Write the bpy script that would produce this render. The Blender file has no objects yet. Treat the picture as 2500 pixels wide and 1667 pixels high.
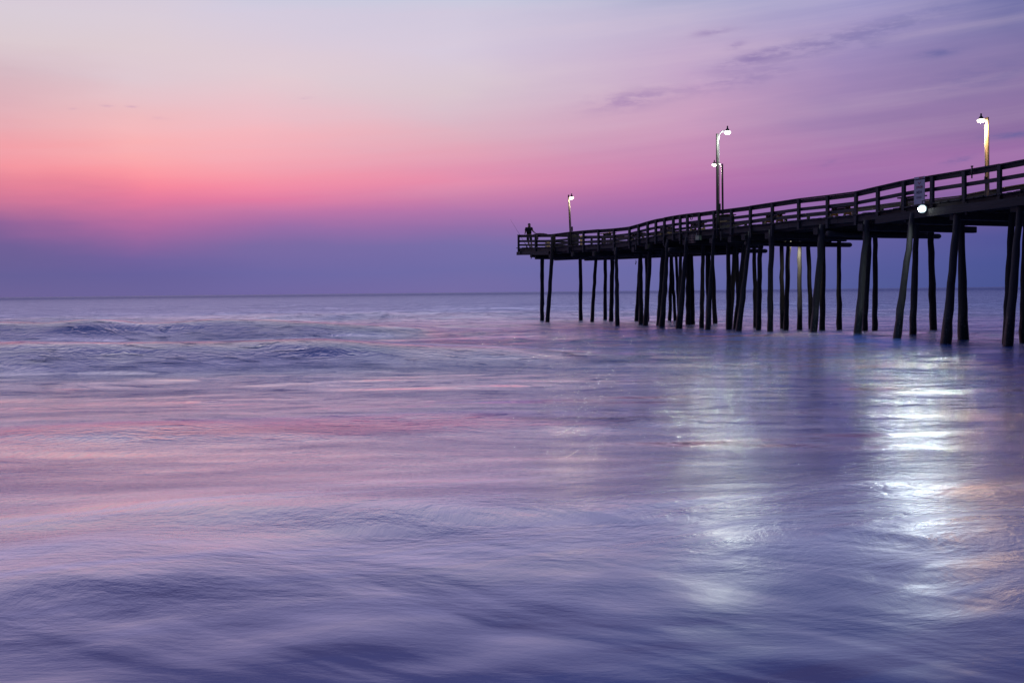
import bpy, math, random
import numpy as np
from mathutils import Vector, Matrix
random.seed(7); np.random.seed(7)
S = bpy.context.scene
COL = S.collection

# ------------------------------------------------------------------ camera
F = 2430.0                     # focal length in photo pixels (photo 2500 x 1667)
CAM_Z = 2.1
U = Vector((-.0102, 1, .0499)).normalized()
Fw = (Vector((0, 0, -1)) - U * U.dot(Vector((0, 0, -1)))).normalized()
Rt = Fw.cross(U)
Mrot = Matrix((Rt, Fw, U))
cam_d = bpy.data.cameras.new('camera'); cam = bpy.data.objects.new('camera', cam_d); COL.objects.link(cam)
cam_d.sensor_width = 36; cam_d.lens = 36 * F / 2500; cam_d.clip_end = 30000; cam_d.clip_start = .05
cam.matrix_world = Matrix.Translation((0, 0, CAM_Z)) @ Mrot.to_4x4()
S.camera = cam
def ray(px, py):
    return Mrot @ Vector(((px - 1250) / F, (833.5 - py) / F, -1))

# ------------------------------------------------------------------ view
S.view_settings.view_transform = 'Standard'; S.view_settings.look = 'None'
S.view_settings.exposure = 0; S.view_settings.gamma = 1
S.cycles.use_denoising = True
S.cycles.sample_clamp_indirect = 4
S.cycles.max_bounces = 6

def lin(c):
    f = lambda v: v / 12.92 if v <= .04045 else ((v + .055) / 1.055) ** 2.4
    return tuple(f(v / 255) for v in c[:3]) + (1,)

class NT:
    """small helper for node trees"""
    def __init__(s, nt): s.nt = nt; nt.nodes.clear()
    def n(s, t, **k):
        nd = s.nt.nodes.new(t)
        for a, b in k.items():
            setattr(nd, a, b)
        return nd
    def l(s, a, b): s.nt.links.new(a, b)
    def put(s, sock, v):
        if hasattr(v, 'is_output'): s.l(v, sock)
        else: sock.default_value = v
    def m(s, op, a, b=0.0, c=0.0, clamp=False):
        nd = s.n('ShaderNodeMath', operation=op); nd.use_clamp = clamp
        s.put(nd.inputs[0], a); s.put(nd.inputs[1], b); s.put(nd.inputs[2], c)
        return nd.outputs[0]
    def rng(s, v, a, b, c=0.0, d=1.0, smooth=False):
        nd = s.n('ShaderNodeMapRange'); nd.clamp = True
        if smooth: nd.interpolation_type = 'SMOOTHSTEP'
        for i, q in enumerate((v, a, b, c, d)): s.put(nd.inputs[i], q)
        return nd.outputs[0]
    def mix(s, f, a, b, bt='MIX'):
        nd = s.n('ShaderNodeMix', data_type='RGBA', blend_type=bt)
        s.put(nd.inputs[0], f); s.put(nd.inputs[6], a); s.put(nd.inputs[7], b)
        return nd.outputs[2]
    def xyz(s, x, y, z):
        nd = s.n('ShaderNodeCombineXYZ')
        for i, q in enumerate((x, y, z)): s.put(nd.inputs[i], q)
        return nd.outputs[0]
    def noise(s, vec, scale, detail=3, rough=.5, dist=0, out=0):
        nd = s.n('ShaderNodeTexNoise'); s.l(vec, nd.inputs['Vector'])
        nd.inputs['Scale'].default_value = scale; nd.inputs['Detail'].default_value = detail
        nd.inputs['Roughness'].default_value = rough; nd.inputs['Distortion'].default_value = dist
        return nd.outputs[out]
    def ramp(s, f, stops, interp='LINEAR'):
        nd = s.n('ShaderNodeValToRGB'); s.l(f, nd.inputs[0]); r = nd.color_ramp; r.interpolation = interp
        while len(r.elements) < len(stops): r.elements.new(.5)
        for e, (p, c) in zip(r.elements, stops): e.position = p; e.color = c
        return nd.outputs[0]

# ------------------------------------------------------------------ sky: pre-dawn glow, no sun above the horizon
W = bpy.data.worlds.new('World'); S.world = W; W.use_nodes = True
w = NT(W.node_tree)
tc = w.n('ShaderNodeTexCoord'); sp = w.n('ShaderNodeSeparateXYZ'); w.l(tc.outputs['Generated'], sp.inputs[0])
X, Y, Z = sp.outputs
hor = w.m('SQRT', w.m('ADD', w.m('MULTIPLY', X, X), w.m('MULTIPLY', Y, Y)))
el = w.m('MULTIPLY', w.m('ARCTAN2', Z, hor), 180 / math.pi)
az = w.m('MULTIPLY', w.m('ARCTAN2', X, Y), 180 / math.pi)
azv = w.xyz(w.m('MULTIPLY', az, .05), w.m('MULTIPLY', el, .22), 0.0)
wob = w.noise(azv, 1.6, 4, .55)
azs = w.xyz(w.m('MULTIPLY', az, .02), w.m('ADD', w.m('MULTIPLY', el, .5), w.m('MULTIPLY', az, -.035)), 3.0)
streak = w.noise(azs, 1.5, 5, .6)
el2 = w.m('ADD', el, w.m('MULTIPLY', w.m('SUBTRACT', wob, .5), 1.1))
EL = lambda y: math.degrees(math.atan((712 - y) / F))
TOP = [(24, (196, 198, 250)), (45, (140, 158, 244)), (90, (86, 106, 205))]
SK = {
 -27: [(712,(110,99,152)),(660,(102,96,150)),(600,(114,96,152)),(550,(144,100,154)),(505,(188,114,152)),(470,(224,128,152)),(430,(246,148,158)),(395,(244,160,168)),(340,(232,172,180)),(290,(222,178,188)),(220,(213,184,194)),(160,(219,202,208)),(90,(216,205,216)),(40,(210,202,218)),(0,(194,190,212))],
 -20: [(712,(108,100,156)),(660,(104,97,156)),(625,(114,98,158)),(590,(146,103,160)),(555,(176,108,161)),(520,(204,116,160)),(490,(230,124,158)),(462,(248,138,158)),(440,(253,152,163)),(400,(253,168,171)),(340,(247,183,186)),(290,(236,189,194)),(220,(223,200,209)),(160,(222,204,212)),(90,(218,205,217)),(40,(212,204,220)),(0,(202,198,218))],
 -14: [(712,(113,103,161)),(660,(109,103,163)),(595,(124,106,164)),(560,(152,110,168)),(522,(190,117,168)),(490,(226,124,163)),(462,(243,138,165)),(430,(248,154,169)),(385,(248,170,180)),(325,(244,184,192)),(265,(234,194,203)),(200,(226,204,212)),(130,(219,203,217)),(50,(212,204,223)),(0,(203,203,223))],
  -3: [(712,(118,108,164)),(660,(112,108,167)),(600,(120,110,169)),(555,(146,111,169)),(515,(176,118,172)),(480,(204,130,172)),(450,(226,140,173)),(415,(226,148,177)),(385,(227,160,182)),(340,(222,174,190)),(295,(219,186,200)),(230,(217,198,208)),(130,(215,203,221)),(50,(208,200,221)),(0,(198,203,224))],
  10: [(712,(102,105,165)),(660,(106,106,168)),(600,(122,108,168)),(550,(144,108,170)),(505,(168,110,172)),(470,(182,114,173)),(430,(192,124,175)),(390,(196,138,181)),(340,(200,150,187)),(290,(201,158,192)),(220,(196,164,199)),(160,(194,168,202)),(100,(194,178,208)),(40,(186,180,210)),(0,(176,178,208))],
  19: [(712,(84,92,152)),(660,(88,92,156)),(600,(98,94,158)),(550,(122,98,162)),(505,(146,104,166)),(470,(160,108,170)),(430,(166,114,171)),(390,(166,122,173)),(340,(163,129,176)),(290,(162,134,179)),(220,(161,138,185)),(160,(158,142,190)),(100,(160,150,197)),(40,(161,158,202)),(0,(158,162,206))],
  27: [(712,(72,83,145)),(660,(74,84,148)),(600,(82,84,150)),(550,(104,90,154)),(505,(132,98,160)),(470,(154,106,166)),(430,(156,108,166)),(390,(144,110,161)),(340,(139,113,161)),(290,(137,117,163)),(220,(134,120,166)),(160,(126,119,168)),(100,(116,116,168)),(40,(108,114,166)),(0,(104,112,163))],
}
ramp_f = w.m('DIVIDE', el2, 90.0)
cols = []
azk = sorted(SK)
for k in azk:
    # a ramp over the first 18 degrees (full resolution) and one up to the zenith
    lo = [(max(0, EL(y) / 18), lin(c)) for y, c in SK[k]]
    c0 = w.ramp(w.m('DIVIDE', el2, 18.0, clamp=True), lo)
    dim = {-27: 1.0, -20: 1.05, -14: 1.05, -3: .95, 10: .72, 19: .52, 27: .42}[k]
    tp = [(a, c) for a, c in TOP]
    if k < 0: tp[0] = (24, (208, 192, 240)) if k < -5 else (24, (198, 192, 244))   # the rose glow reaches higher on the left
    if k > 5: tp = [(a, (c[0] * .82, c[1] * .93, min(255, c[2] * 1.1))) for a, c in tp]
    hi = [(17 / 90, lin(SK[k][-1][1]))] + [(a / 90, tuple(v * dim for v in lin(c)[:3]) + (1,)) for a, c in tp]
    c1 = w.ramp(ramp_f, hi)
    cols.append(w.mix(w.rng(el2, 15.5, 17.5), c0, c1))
c = cols[0]
azw = w.m('ADD', az, w.m('MULTIPLY', w.m('SUBTRACT', wob, .5), 9.0))
for i in range(1, len(azk)):
    c = w.mix(w.rng(azw, azk[i - 1], azk[i], smooth=False), c, cols[i])
# broad soft streaks of thin high cloud
c = w.mix(w.m('MULTIPLY', w.rng(streak, .42, .75, smooth=True), w.rng(el, 4, 12, 0, .22)), c, lin((222, 200, 214)), 'MIX')
c = w.mix(w.m('MULTIPLY', w.m('MULTIPLY', w.rng(streak, .52, .34, smooth=True), w.rng(az, 0, 22, 0, .10)), w.rng(el, 3, 6)), c, lin((112, 92, 158)))
# separate small purple clouds: (photo x, y, half width deg, half height deg, tilt, strength)
CL = [(1540,243,2.3,.50,.13,.75),(1790,200,2.8,.42,.14,.55),(1830,145,1.8,.35,.22,.6),(1960,120,3.2,.55,.14,.55),(1735,78,.8,.18,.1,.5),(2180,60,3.5,.5,.16,.5),(1795,112,.5,.2,.2,.6),(2290,131,1.0,.20,.03,.8),(2140,110,.5,.16,0,.4),
      (2480,329,1.3,.16,.02,.95),(2318,394,.45,.16,.30,.6),(2352,390,.55,.16,.30,.7),(2020,400,.4,.14,.35,.45),(2420,180,3.5,.7,.12,.35),
      (178,266,.22,.06,.05,.4),(262,259,.3,.06,0,.35),(322,261,.3,.06,0,.35),(750,240,.35,.07,.05,.35),(390,290,.5,.10,0,.18),(1750,80,2.0,.18,.08,.25)]
cn = w.noise(w.xyz(w.m('MULTIPLY', az, .55), w.m('MULTIPLY', el, 2.2), 1.0), 1.3, 5, .6)
ctex = w.rng(cn, .36, .62, smooth=True)
mask = None
for px, py, ww, hh, tilt, st in [q[:5] + (q[5] * .72,) for q in CL]:
    d = ray(px, py); a0 = math.degrees(math.atan2(d.x, d.y)); e0 = math.degrees(math.atan2(d.z, math.hypot(d.x, d.y)))
    da = w.m('SUBTRACT', az, a0)
    u = w.m('DIVIDE', da, ww); v = w.m('DIVIDE', w.m('SUBTRACT', w.m('SUBTRACT', el, e0), w.m('MULTIPLY', da, tilt)), hh)
    r2 = w.m('ADD', w.m('MULTIPLY', u, u), w.m('MULTIPLY', v, v))
    g = w.m('MULTIPLY', w.m('EXPONENT', w.m('MULTIPLY', r2, -1.0)), st)
    mask = g if mask is None else w.m('ADD', mask, g)
mask = w.m('MULTIPLY', mask, w.m('ADD', w.m('MULTIPLY', ctex, .8), .2), clamp=True)
ccol = w.mix(w.rng(az, 2, 22), lin((158, 118, 178)), lin((92, 96, 156)))
c = w.mix(mask, c, ccol)
# away from the dawn the sky is still night blue
side = w.rng(w.m('ABSOLUTE', w.m('ADD', az, 6.0)), 45, 110, smooth=True)
side = w.m('MULTIPLY', side, w.rng(el, 75, 40))
c = w.mix(side, c, (.012, .018, .05, 1))
c = w.mix(w.rng(el, -.6, -4), c, (.01, .014, .04, 1))
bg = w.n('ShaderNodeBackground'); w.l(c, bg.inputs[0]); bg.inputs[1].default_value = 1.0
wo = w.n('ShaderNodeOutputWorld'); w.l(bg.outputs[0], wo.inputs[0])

# ------------------------------------------------------------------ materials
def newmat(name):
    m = bpy.data.materials.new(name); m.use_nodes = True; t = NT(m.node_tree)
    o = t.n('ShaderNodeOutputMaterial'); b = t.n('ShaderNodeBsdfPrincipled'); t.l(b.outputs[0], o.inputs[0])
    return m, t, b
def plain(name, col, rough=.7, metal=0, var=.25, scale=6):
    m, t, b = newmat(name)
    tcd = t.n('ShaderNodeTexCoord').outputs['Object']
    n = t.noise(tcd, scale, 4, .6)
    a = tuple(v * (1 - var) for v in col) + (1,); z = tuple(min(1, v * (1 + var)) for v in col) + (1,)
    t.l(t.mix(t.rng(n, .3, .7), a, z), b.inputs['Base Color'])
    b.inputs['Roughness'].default_value = rough; b.inputs['Metallic'].default_value = metal
    return m
def wood(name, col, axis=2, var=.5):
    m, t, b = newmat(name)
    tcd = t.n('ShaderNodeTexCoord').outputs['Object']
    mp = t.n('ShaderNodeMapping'); t.l(tcd, mp.inputs[0])
    sc = [7, 7, 7]; sc[axis] = .6; mp.inputs['Scale'].default_value = sc
    n = t.noise(mp.outputs[0], 2.2, 6, .65); n2 = t.noise(tcd, .9, 3, .5)
    a = tuple(v * (1 - var) for v in col) + (1,); z = tuple(v * (1 + var) for v in col) + (1,)
    cc = t.mix(t.rng(n, .3, .7), a, z)
    cc = t.mix(t.rng(n2, .35, .7, 0, .5), cc, tuple(v * .6 for v in col) + (1,))
    t.l(cc, b.inputs['Base Color']); b.inputs['Roughness'].default_value = .8
    bp = t.n('ShaderNodeBump'); bp.inputs['Strength'].default_value = .5; bp.inputs['Distance'].default_value = .02
    t.l(n, bp.inputs['Height']); t.l(bp.outputs[0], b.inputs['Normal'])
    return m
def pile_mat(name, col):
    m = wood(name, col, 2); t = NT.__new__(NT); t.nt = m.node_tree
    b = [n for n in m.node_tree.nodes if n.type == 'BSDF_PRINCIPLED'][0]
    src = b.inputs['Base Color'].links[0].from_socket
    pos = t.n('ShaderNodeNewGeometry').outputs['Position']; sp_ = t.n('ShaderNodeSeparateXYZ'); t.l(pos, sp_.inputs[0])
    h = t.m('ADD', sp_.outputs[2], t.m('MULTIPLY', t.noise(pos, 2.5, 4, .6), .9))
    wet = t.rng(h, 1.75, 1.1)
    cc = t.mix(wet, src, (.010, .014, .014, 1))
    bar = t.m('MULTIPLY', t.rng(t.noise(pos, 22, 2, .5), .60, .68), t.rng(sp_.outputs[2], 1.5, .8))
    cc = t.mix(t.m('MULTIPLY', bar, .6), cc, (.20, .19, .17, 1))
    t.l(cc, b.inputs['Base Color']); t.l(t.rng(wet, 0, 1, .8, .3), b.inputs['Roughness'])
    return m
def emis(name, col, st):
    m, t, b = newmat(name)
    b.inputs['Base Color'].default_value = (.8, .8, .8, 1)
    b.inputs['Emission Color'].default_value = tuple(col) + (1,); b.inputs['Emission Strength'].default_value = st
    return m
M = dict(litpole=wood('lit_pole_wood', (.42, .36, .27), 2),shadepole=wood('shaded_pole_wood', (.035, .032, .03), 2),  # lamp poles: lamplight and shade put into the wood colour, paler and darker
    plank=wood('weathered_plank', (.06, .055, .055), 0), pile=pile_mat('creosoted_pile', (.036, .034, .035)),
    litpile=pile_mat('lit_pile', (.26, .25, .22)), beam=wood('dark_timber', (.04, .036, .034), 0), pole=wood('pole_wood', (.22, .15, .09), 2),  # the pale pile carries the floodlight's light in its colour
    metal=plain('grey_metal', (.18, .18, .19), .45, .8), dark=plain('dark_metal', (.04, .04, .045), .5, .5),
    galv=plain('galvanised_metal', (.35, .35, .36), .4, .7),
    shirt=plain('navy_cloth', (.018, .016, .024), .9), shorts=plain('grey_cloth', (.05, .05, .06), .9), skin=plain('skin', (.35, .2, .14), .55, 0, .08),
    hair=plain('dark_hair', (.02, .015, .012), .6), shoe=plain('pale_shoe', (.4, .36, .25), .7),
    white=plain('faded_sign_white', (.42, .42, .46), .6, 0, .12), red=plain('faded_red', (.30, .07, .09), .6), black=plain('sign_black', (.05, .05, .08), .6),
    yellow=plain('pale_yellow_plastic', (.75, .6, .32), .5), cloth=plain('brown_cloth', (.10, .06, .05), .9), greenbox=plain('pale_green_plastic', (.30, .38, .22), .5),
    binm=plain('blue_grey_bin', (.04, .045, .06), .5), rod=plain('rod_blank', (.03, .025, .03), .4),
)

WA, WB, WC = .62, .86, .90
# water ------------------------------------------------------------
mw, t, b = newmat('sea_water')
pos = t.n('ShaderNodeNewGeometry').outputs['Position']
sx = t.n('ShaderNodeSeparateXYZ'); t.l(pos, sx.inputs[0])
px_, py_ = sx.outputs[0], sx.outputs[1]
dist = t.m('SQRT', t.m('ADD', t.m('MULTIPLY', px_, px_), t.m('MULTIPLY', py_, py_)))
# gentle domain warp so that ripples run along the surf
wv = t.noise(t.xyz(t.m('MULTIPLY', px_, .10), t.m('MULTIPLY', py_, .22), 0.0), 1.0, 3, .5)
wy = t.m('ADD', py_, t.m('MULTIPLY', t.m('SUBTRACT', wv, .5), 5.0))
def rip(sxx, syy, z, scale, det, rough):
    return t.noise(t.xyz(t.m('MULTIPLY', px_, sxx), t.m('MULTIPLY', wy, syy), z), scale, det, rough)
r1 = rip(.45, 1.25, 0.0, 1.0, 3, .5)       # metre-scale chop
r2 = rip(2.6, 6.5, 4.0, 1.0, 4, .6)        # ripples
r3 = rip(7.0, 10.0, 9.0, 1.0, 4, .7)       # fine sparkle ripples
rd = rip(.9, 3.6, 14.0, 1.0, 4, .55)       # scattered short wavelets
patch = t.noise(t.xyz(t.m('MULTIPLY', px_, .12), t.m('MULTIPLY', wy, .30), 5.0), 1.0, 3, .55)
near = t.rng(dist, 5.5, 12.5, .05, 1.0, smooth=True)
hgt = t.m('ADD', t.m('MULTIPLY', r1, .075), t.m('ADD', t.m('MULTIPLY', r2, .045), t.m('ADD', t.m('MULTIPLY', r3, .034), t.m('MULTIPLY', t.rng(rd, .56, .76, smooth=True), t.rng(dist, 11, 20, .0, .075)))))
far_ = t.rng(dist, 14, 40, .8, 1.9, smooth=True)
hgt = t.m('MULTIPLY', hgt, t.m('MULTIPLY', t.m('MULTIPLY', near, far_), t.rng(patch, .3, .7, .65, 1.2)))
diag = t.noise(t.xyz(t.m('ADD', t.m('MULTIPLY', px_, .30), t.m('MULTIPLY', py_, -.55)), t.m('ADD', t.m('MULTIPLY', py_, .9), t.m('MULTIPLY', px_, .75)), 6.0), 1.0, 2.5, .42, .5)
hgt = t.m('ADD', hgt, t.m('MULTIPLY', diag, t.rng(dist, 13, 7, 0, .045, smooth=True)))
bp = t.n('ShaderNodeBump'); bp.inputs['Strength'].default_value = 1.0; bp.inputs['Distance'].default_value = .7
t.l(hgt, bp.inputs['Height']); t.l(bp.outputs[0], b.inputs['Normal'])
# sand-laden surf: streaky film of stirred foam and sand near the beach
st = t.noise(t.xyz(t.m('ADD', t.m('MULTIPLY', px_, .35), t.m('MULTIPLY', py_, -.75)), t.m('ADD', t.m('MULTIPLY', wy, .55), t.m('MULTIPLY', px_, -.22)), 2.0), 1.0, 5, .55, 1.6)
film = t.m('MULTIPLY', t.rng(st, .42, .70, smooth=True), t.rng(dist, 17, 6, 0, .85, smooth=True))
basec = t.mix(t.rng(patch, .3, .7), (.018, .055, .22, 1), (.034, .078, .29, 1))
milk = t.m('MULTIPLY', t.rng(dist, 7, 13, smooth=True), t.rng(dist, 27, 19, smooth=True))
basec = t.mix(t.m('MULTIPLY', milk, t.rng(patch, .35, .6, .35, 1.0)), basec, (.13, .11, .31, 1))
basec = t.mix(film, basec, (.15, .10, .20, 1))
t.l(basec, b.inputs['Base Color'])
rough = (t.m('ADD', t.m('ADD', .075, t.m('MULTIPLY', film, .25)), t.m('ADD', t.rng(dist, 35, 110, 0, .34), t.rng(dist, 14, 5, 0, .30))))
# reflection grows towards grazing view like water does; the body is light scattered in turbid surf
b.inputs['Roughness'].default_value = 1.0; b.inputs['Specular IOR Level'].default_value = 0
lw = t.n('ShaderNodeLayerWeight'); lw.inputs['Blend'].default_value = .5; t.l(bp.outputs[0], lw.inputs['Normal'])
gl = t.n('ShaderNodeBsdfGlossy', distribution='MULTI_GGX'); gl.inputs['Color'].default_value = (1, 1, 1, 1)
t.l(rough, gl.inputs['Roughness']); t.l(bp.outputs[0], gl.inputs['Normal'])
ms_ = t.n('ShaderNodeMixShader'); t.l(t.rng(t.m('SUBTRACT', lw.outputs['Facing'], t.m('ADD', t.rng(dist, 45, 150, 0, .13), t.rng(dist, 150, 900, 0, .15))), WA, WB, .10, WC), ms_.inputs[0])
t.l(b.outputs[0], ms_.inputs[1]); t.l(gl.outputs[0], ms_.inputs[2])
out_ = [n_ for n_ in mw.node_tree.nodes if n_.type == 'OUTPUT_MATERIAL'][0]; t.l(ms_.outputs[0], out_.inputs[0])
M['water'] = mw
ms, t, b = newmat('wet_sand')
pos = t.n('ShaderNodeNewGeometry').outputs['Position']
t.l(t.mix(t.noise(pos, 3, 6, .6), (.16, .12, .09, 1), (.26, .20, .15, 1)), b.inputs['Base Color']); b.inputs['Roughness'].default_value = .45
M['sand'] = ms

# ------------------------------------------------------------------ mesh helpers
class MB:
    def __init__(s): s.v = []; s.f = []
    def add(s, vs, fs):
        o = len(s.v); s.v += [tuple(v) for v in vs]; s.f += [tuple(i + o for i in f) for f in fs]; return s
    def box(s, a, b, wdt, hgt, up=(0, 0, 1), taper=1.0):
        """beam from a to b, wdt across, hgt along up, chamfered"""
        a = Vector(a); b = Vector(b); d = (b - a).normalized(); up = Vector(up)
        side = d.cross(up)
        if side.length < 1e-4: side = d.cross(Vector((1, 0, 0)))
        side.normalize(); u2 = side.cross(d).normalized()
        c = min(wdt, hgt) * .1
        prof = [(-wdt/2 + c, -hgt/2), (wdt/2 - c, -hgt/2), (wdt/2, -hgt/2 + c), (wdt/2, hgt/2 - c), (wdt/2 - c, hgt/2), (-wdt/2 + c, hgt/2), (-wdt/2, hgt/2 - c), (-wdt/2, -hgt/2 + c)]
        vs = [a + side * x + u2 * y for x, y in prof] + [b + (side * x + u2 * y) * taper for x, y in prof]
        fs = [(i, (i + 1) % 8, 8 + (i + 1) % 8, 8 + i) for i in range(8)] + [tuple(range(7, -1, -1)), tuple(range(8, 16))]
        return s.add(vs, fs)
    def tube(s, pts, rad, n=10, wob=0.0, cap=True):
        pts = [Vector(p) for p in pts]; rings = []
        if not isinstance(rad, (list, tuple)): rad = [rad] * len(pts)
        vs = []
        for i, p in enumerate(pts):
            d = (pts[min(i + 1, len(pts) - 1)] - pts[max(i - 1, 0)]).normalized()
            ref = Vector((1, 0, 0)) if abs(d.x) < .9 else Vector((0, 1, 0))
            e1 = d.cross(ref).normalized(); e2 = d.cross(e1)
            for k in range(n):
                an = 2 * math.pi * k / n
                r = rad[i] * (1 + (random.uniform(-wob, wob) if wob else 0))
                vs.append(p + e1 * math.cos(an) * r + e2 * math.sin(an) * r)
        fs = []
        for i in range(len(pts) - 1):
            for k in range(n):
                fs.append((i * n + k, i * n + (k + 1) % n, (i + 1) * n + (k + 1) % n, (i + 1) * n + k))
        if cap: fs += [tuple(range(n - 1, -1, -1)), tuple((len(pts) - 1) * n + k for k in range(n))]
        return s.add(vs, fs)
    def lathe(s, c, prof, n=16):
        """profile of (r, z) about the vertical through c"""
        c = Vector(c)
        vs = [c + Vector((r * math.cos(2 * math.pi * k / n), r * math.sin(2 * math.pi * k / n), z)) for r, z in prof for k in range(n)]
        fs = [(i * n + k, i * n + (k + 1) % n, (i + 1) * n + (k + 1) % n, (i + 1) * n + k) for i in range(len(prof) - 1) for k in range(n)]
        fs += [tuple(range(n - 1, -1, -1)), tuple((len(prof) - 1) * n + k for k in range(n))]
        return s.add(vs, fs)
    def build(s, name, mat, parent=None, smooth=False):
        me = bpy.data.meshes.new(name); me.from_pydata(s.v, [], s.f); me.validate(); me.update()
        me.materials.append(mat if not isinstance(mat, str) else M[mat])
        if smooth: me.polygons.foreach_set('use_smooth', [True] * len(me.polygons))
        o = bpy.data.objects.new(name, me); COL.objects.link(o)
        if parent: o.parent = parent
        return o
def tag(o, label, cat, group=None, kind=None):
    if label: o['label'] = label
    if cat: o['category'] = cat
    if group: o['group'] = group
    if kind: o['kind'] = kind
    return o
def empty(name, loc=(0, 0, 0), rot=0):
    o = bpy.data.objects.new(name, None); COL.objects.link(o); o.location = loc; o.rotation_euler = (0, 0, rot); o.empty_display_size = .3; return o
def copy_tree(o, parent=None):
    c = o.copy(); COL.objects.link(c); c.parent = parent
    for ch in [q for q in list(bpy.data.objects) if q.parent == o]: copy_tree(ch, c)
    return c

# ------------------------------------------------------------------ sea
def grid_obj(name, xs2, ys2, zs2, mat):
    nr, nc = xs2.shape
    vs = np.stack([xs2, ys2, zs2], -1).reshape(-1, 3)
    i = np.arange(nr * nc).reshape(nr, nc)
    q = np.stack([i[:-1, :-1], i[:-1, 1:], i[1:, 1:], i[1:, :-1]], -1).reshape(-1, 4)
    me = bpy.data.meshes.new(name)
    me.vertices.add(len(vs)); me.vertices.foreach_set('co', vs.ravel())
    me.loops.add(q.size); me.loops.foreach_set('vertex_index', q.ravel())
    me.polygons.add(len(q)); me.polygons.foreach_set('loop_start', np.arange(len(q)) * 4)
    me.polygons.foreach_set('use_smooth', np.ones(len(q), bool))
    me.update(calc_edges=True); me.materials.append(M[mat])
    o = bpy.data.objects.new(name, me); COL.objects.link(o); o['kind'] = 'structure'; return o
def vnoise(x, y, seed):
    """smooth value noise on arrays"""
    rs = np.random.RandomState(seed); T = rs.rand(256, 256)
    xi = np.floor(x).astype(int); yi = np.floor(y).astype(int); fx = x - xi; fy = y - yi
    fx = fx * fx * (3 - 2 * fx); fy = fy * fy * (3 - 2 * fy)
    g = lambda a, b: T[a & 255, b & 255]
    return (g(xi, yi) * (1 - fx) + g(xi + 1, yi) * fx) * (1 - fy) + (g(xi, yi + 1) * (1 - fx) + g(xi + 1, yi + 1) * fx) * fy
rows = [-6.0]
while rows[-1] < 2.0: rows.append(rows[-1] + .25)
while rows[-1] < 110: rows.append(rows[-1] + max(.035, rows[-1] * .0075))
while rows[-1] < 9000: rows.append(rows[-1] * 1.05)
rows = np.array(rows)
tt = np.tan(np.radians(np.linspace(-52, 52, 640)))
XX = tt[None, :] * (rows[:, None] + 9.0); YY = np.repeat(rows[:, None], len(tt), 1)
def bump1(d, w0, w1):   # steeper on the side facing the beach
    return np.where(d < 0, np.exp(-(d / w0) ** 2), np.exp(-(d / w1) ** 2))
wave = np.zeros_like(XX)
mean = lambda a, sc, seed: (vnoise(XX * sc + 31, XX * 0 + seed * 7.3, seed) - .5) * a
# (distance, amplitude, front width, back width, x centre, x half extent)
for d0, a, w0, w1, xc, xe, sd in [(48, .95, 2.1, 5, -27, 24, 1), (29.5, .80, 1.9, 5, -16, 18, 2), (85, .35, 3, 6, -10, 60, 3), (15.4, .14, 1.1, 2.5, -6.5, 3.5, 4), (16.0, .13, 1.2, 2.5, .5, 4, 5),
                              (24, .10, 1.5, 2.5, -8, 6, 6), (9.6, .07, .8, 1.4, -2.4, 2.2, 8), (7.3, .06, .6, 1.2, -2.9, 1.3, 9), (120, .4, 5, 9, 20, 60, 10), (160, .4, 6, 10, -30, 60, 11), (42, .22, 1.6, 4, 12, 9, 12)]:
    yc = d0 + mean(d0 * .06, .07, sd) + mean(d0 * .012, .4, sd + 40) + XX * .03
    amp = a * np.exp(-np.abs((XX - xc) / xe) ** 2.6) * (.85 + .3 * vnoise(XX * .35, YY * .1, sd + 20))
    wave += amp * bump1(YY - yc, w0, w1)
# open chop, fading near the beach
rs = np.random.RandomState(3)
chop = np.zeros_like(XX)
for k in range(26):
    lam = .7 * (1.16 ** k) ; an = rs.normal(0, .55); kk = 2 * np.pi / min(lam, 18)
    chop += .010 * min(lam, 9) ** .9 * np.sin(kk * (XX * np.sin(an) + YY * np.cos(an)) + rs.rand() * 6.28)
env = .35 + 1.1 * vnoise(XX * .08, YY * .12, 77)
fade = np.clip((YY - 6) / 30, .02, 1) * np.clip(1.4 - YY / 900, .25, 1)
wave += chop * env * fade * (.22 + .3 * np.clip((YY - 30) / 50, 0, 1))
# smooth runnels of water sliding over the sand in front of the camera
nr_ = vnoise(XX * .9 + YY * .5, YY * 1.3 - XX * .35, 90) + .5 * vnoise(XX * 2.1 + YY, YY * 2.6 - XX * .7, 91)
wave += .026 * nr_ * np.clip(1 - (YY - 4) / 9, 0, 1)
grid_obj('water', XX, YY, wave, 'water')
# sandy bed, rising behind the camera into the beach
gx = np.linspace(-60, 60, 121); gy = np.concatenate([np.linspace(-60, 8, 69), [20, 60, 200, 9500]])
GX, GY = np.meshgrid(gx, gy); GX = GX * np.where(GY > 8, 1 + (GY - 8) / 6, 1)
GZ = -.35 - np.clip(GY - 1, -100, 100) * .05 + np.where(GY < -1, (-1 - GY) * .04, 0) + .04 * vnoise(GX * .5, GY * .5, 5)
grid_obj('beach_sand', GX, GY, np.clip(GZ, -4, 2), 'sand')

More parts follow.
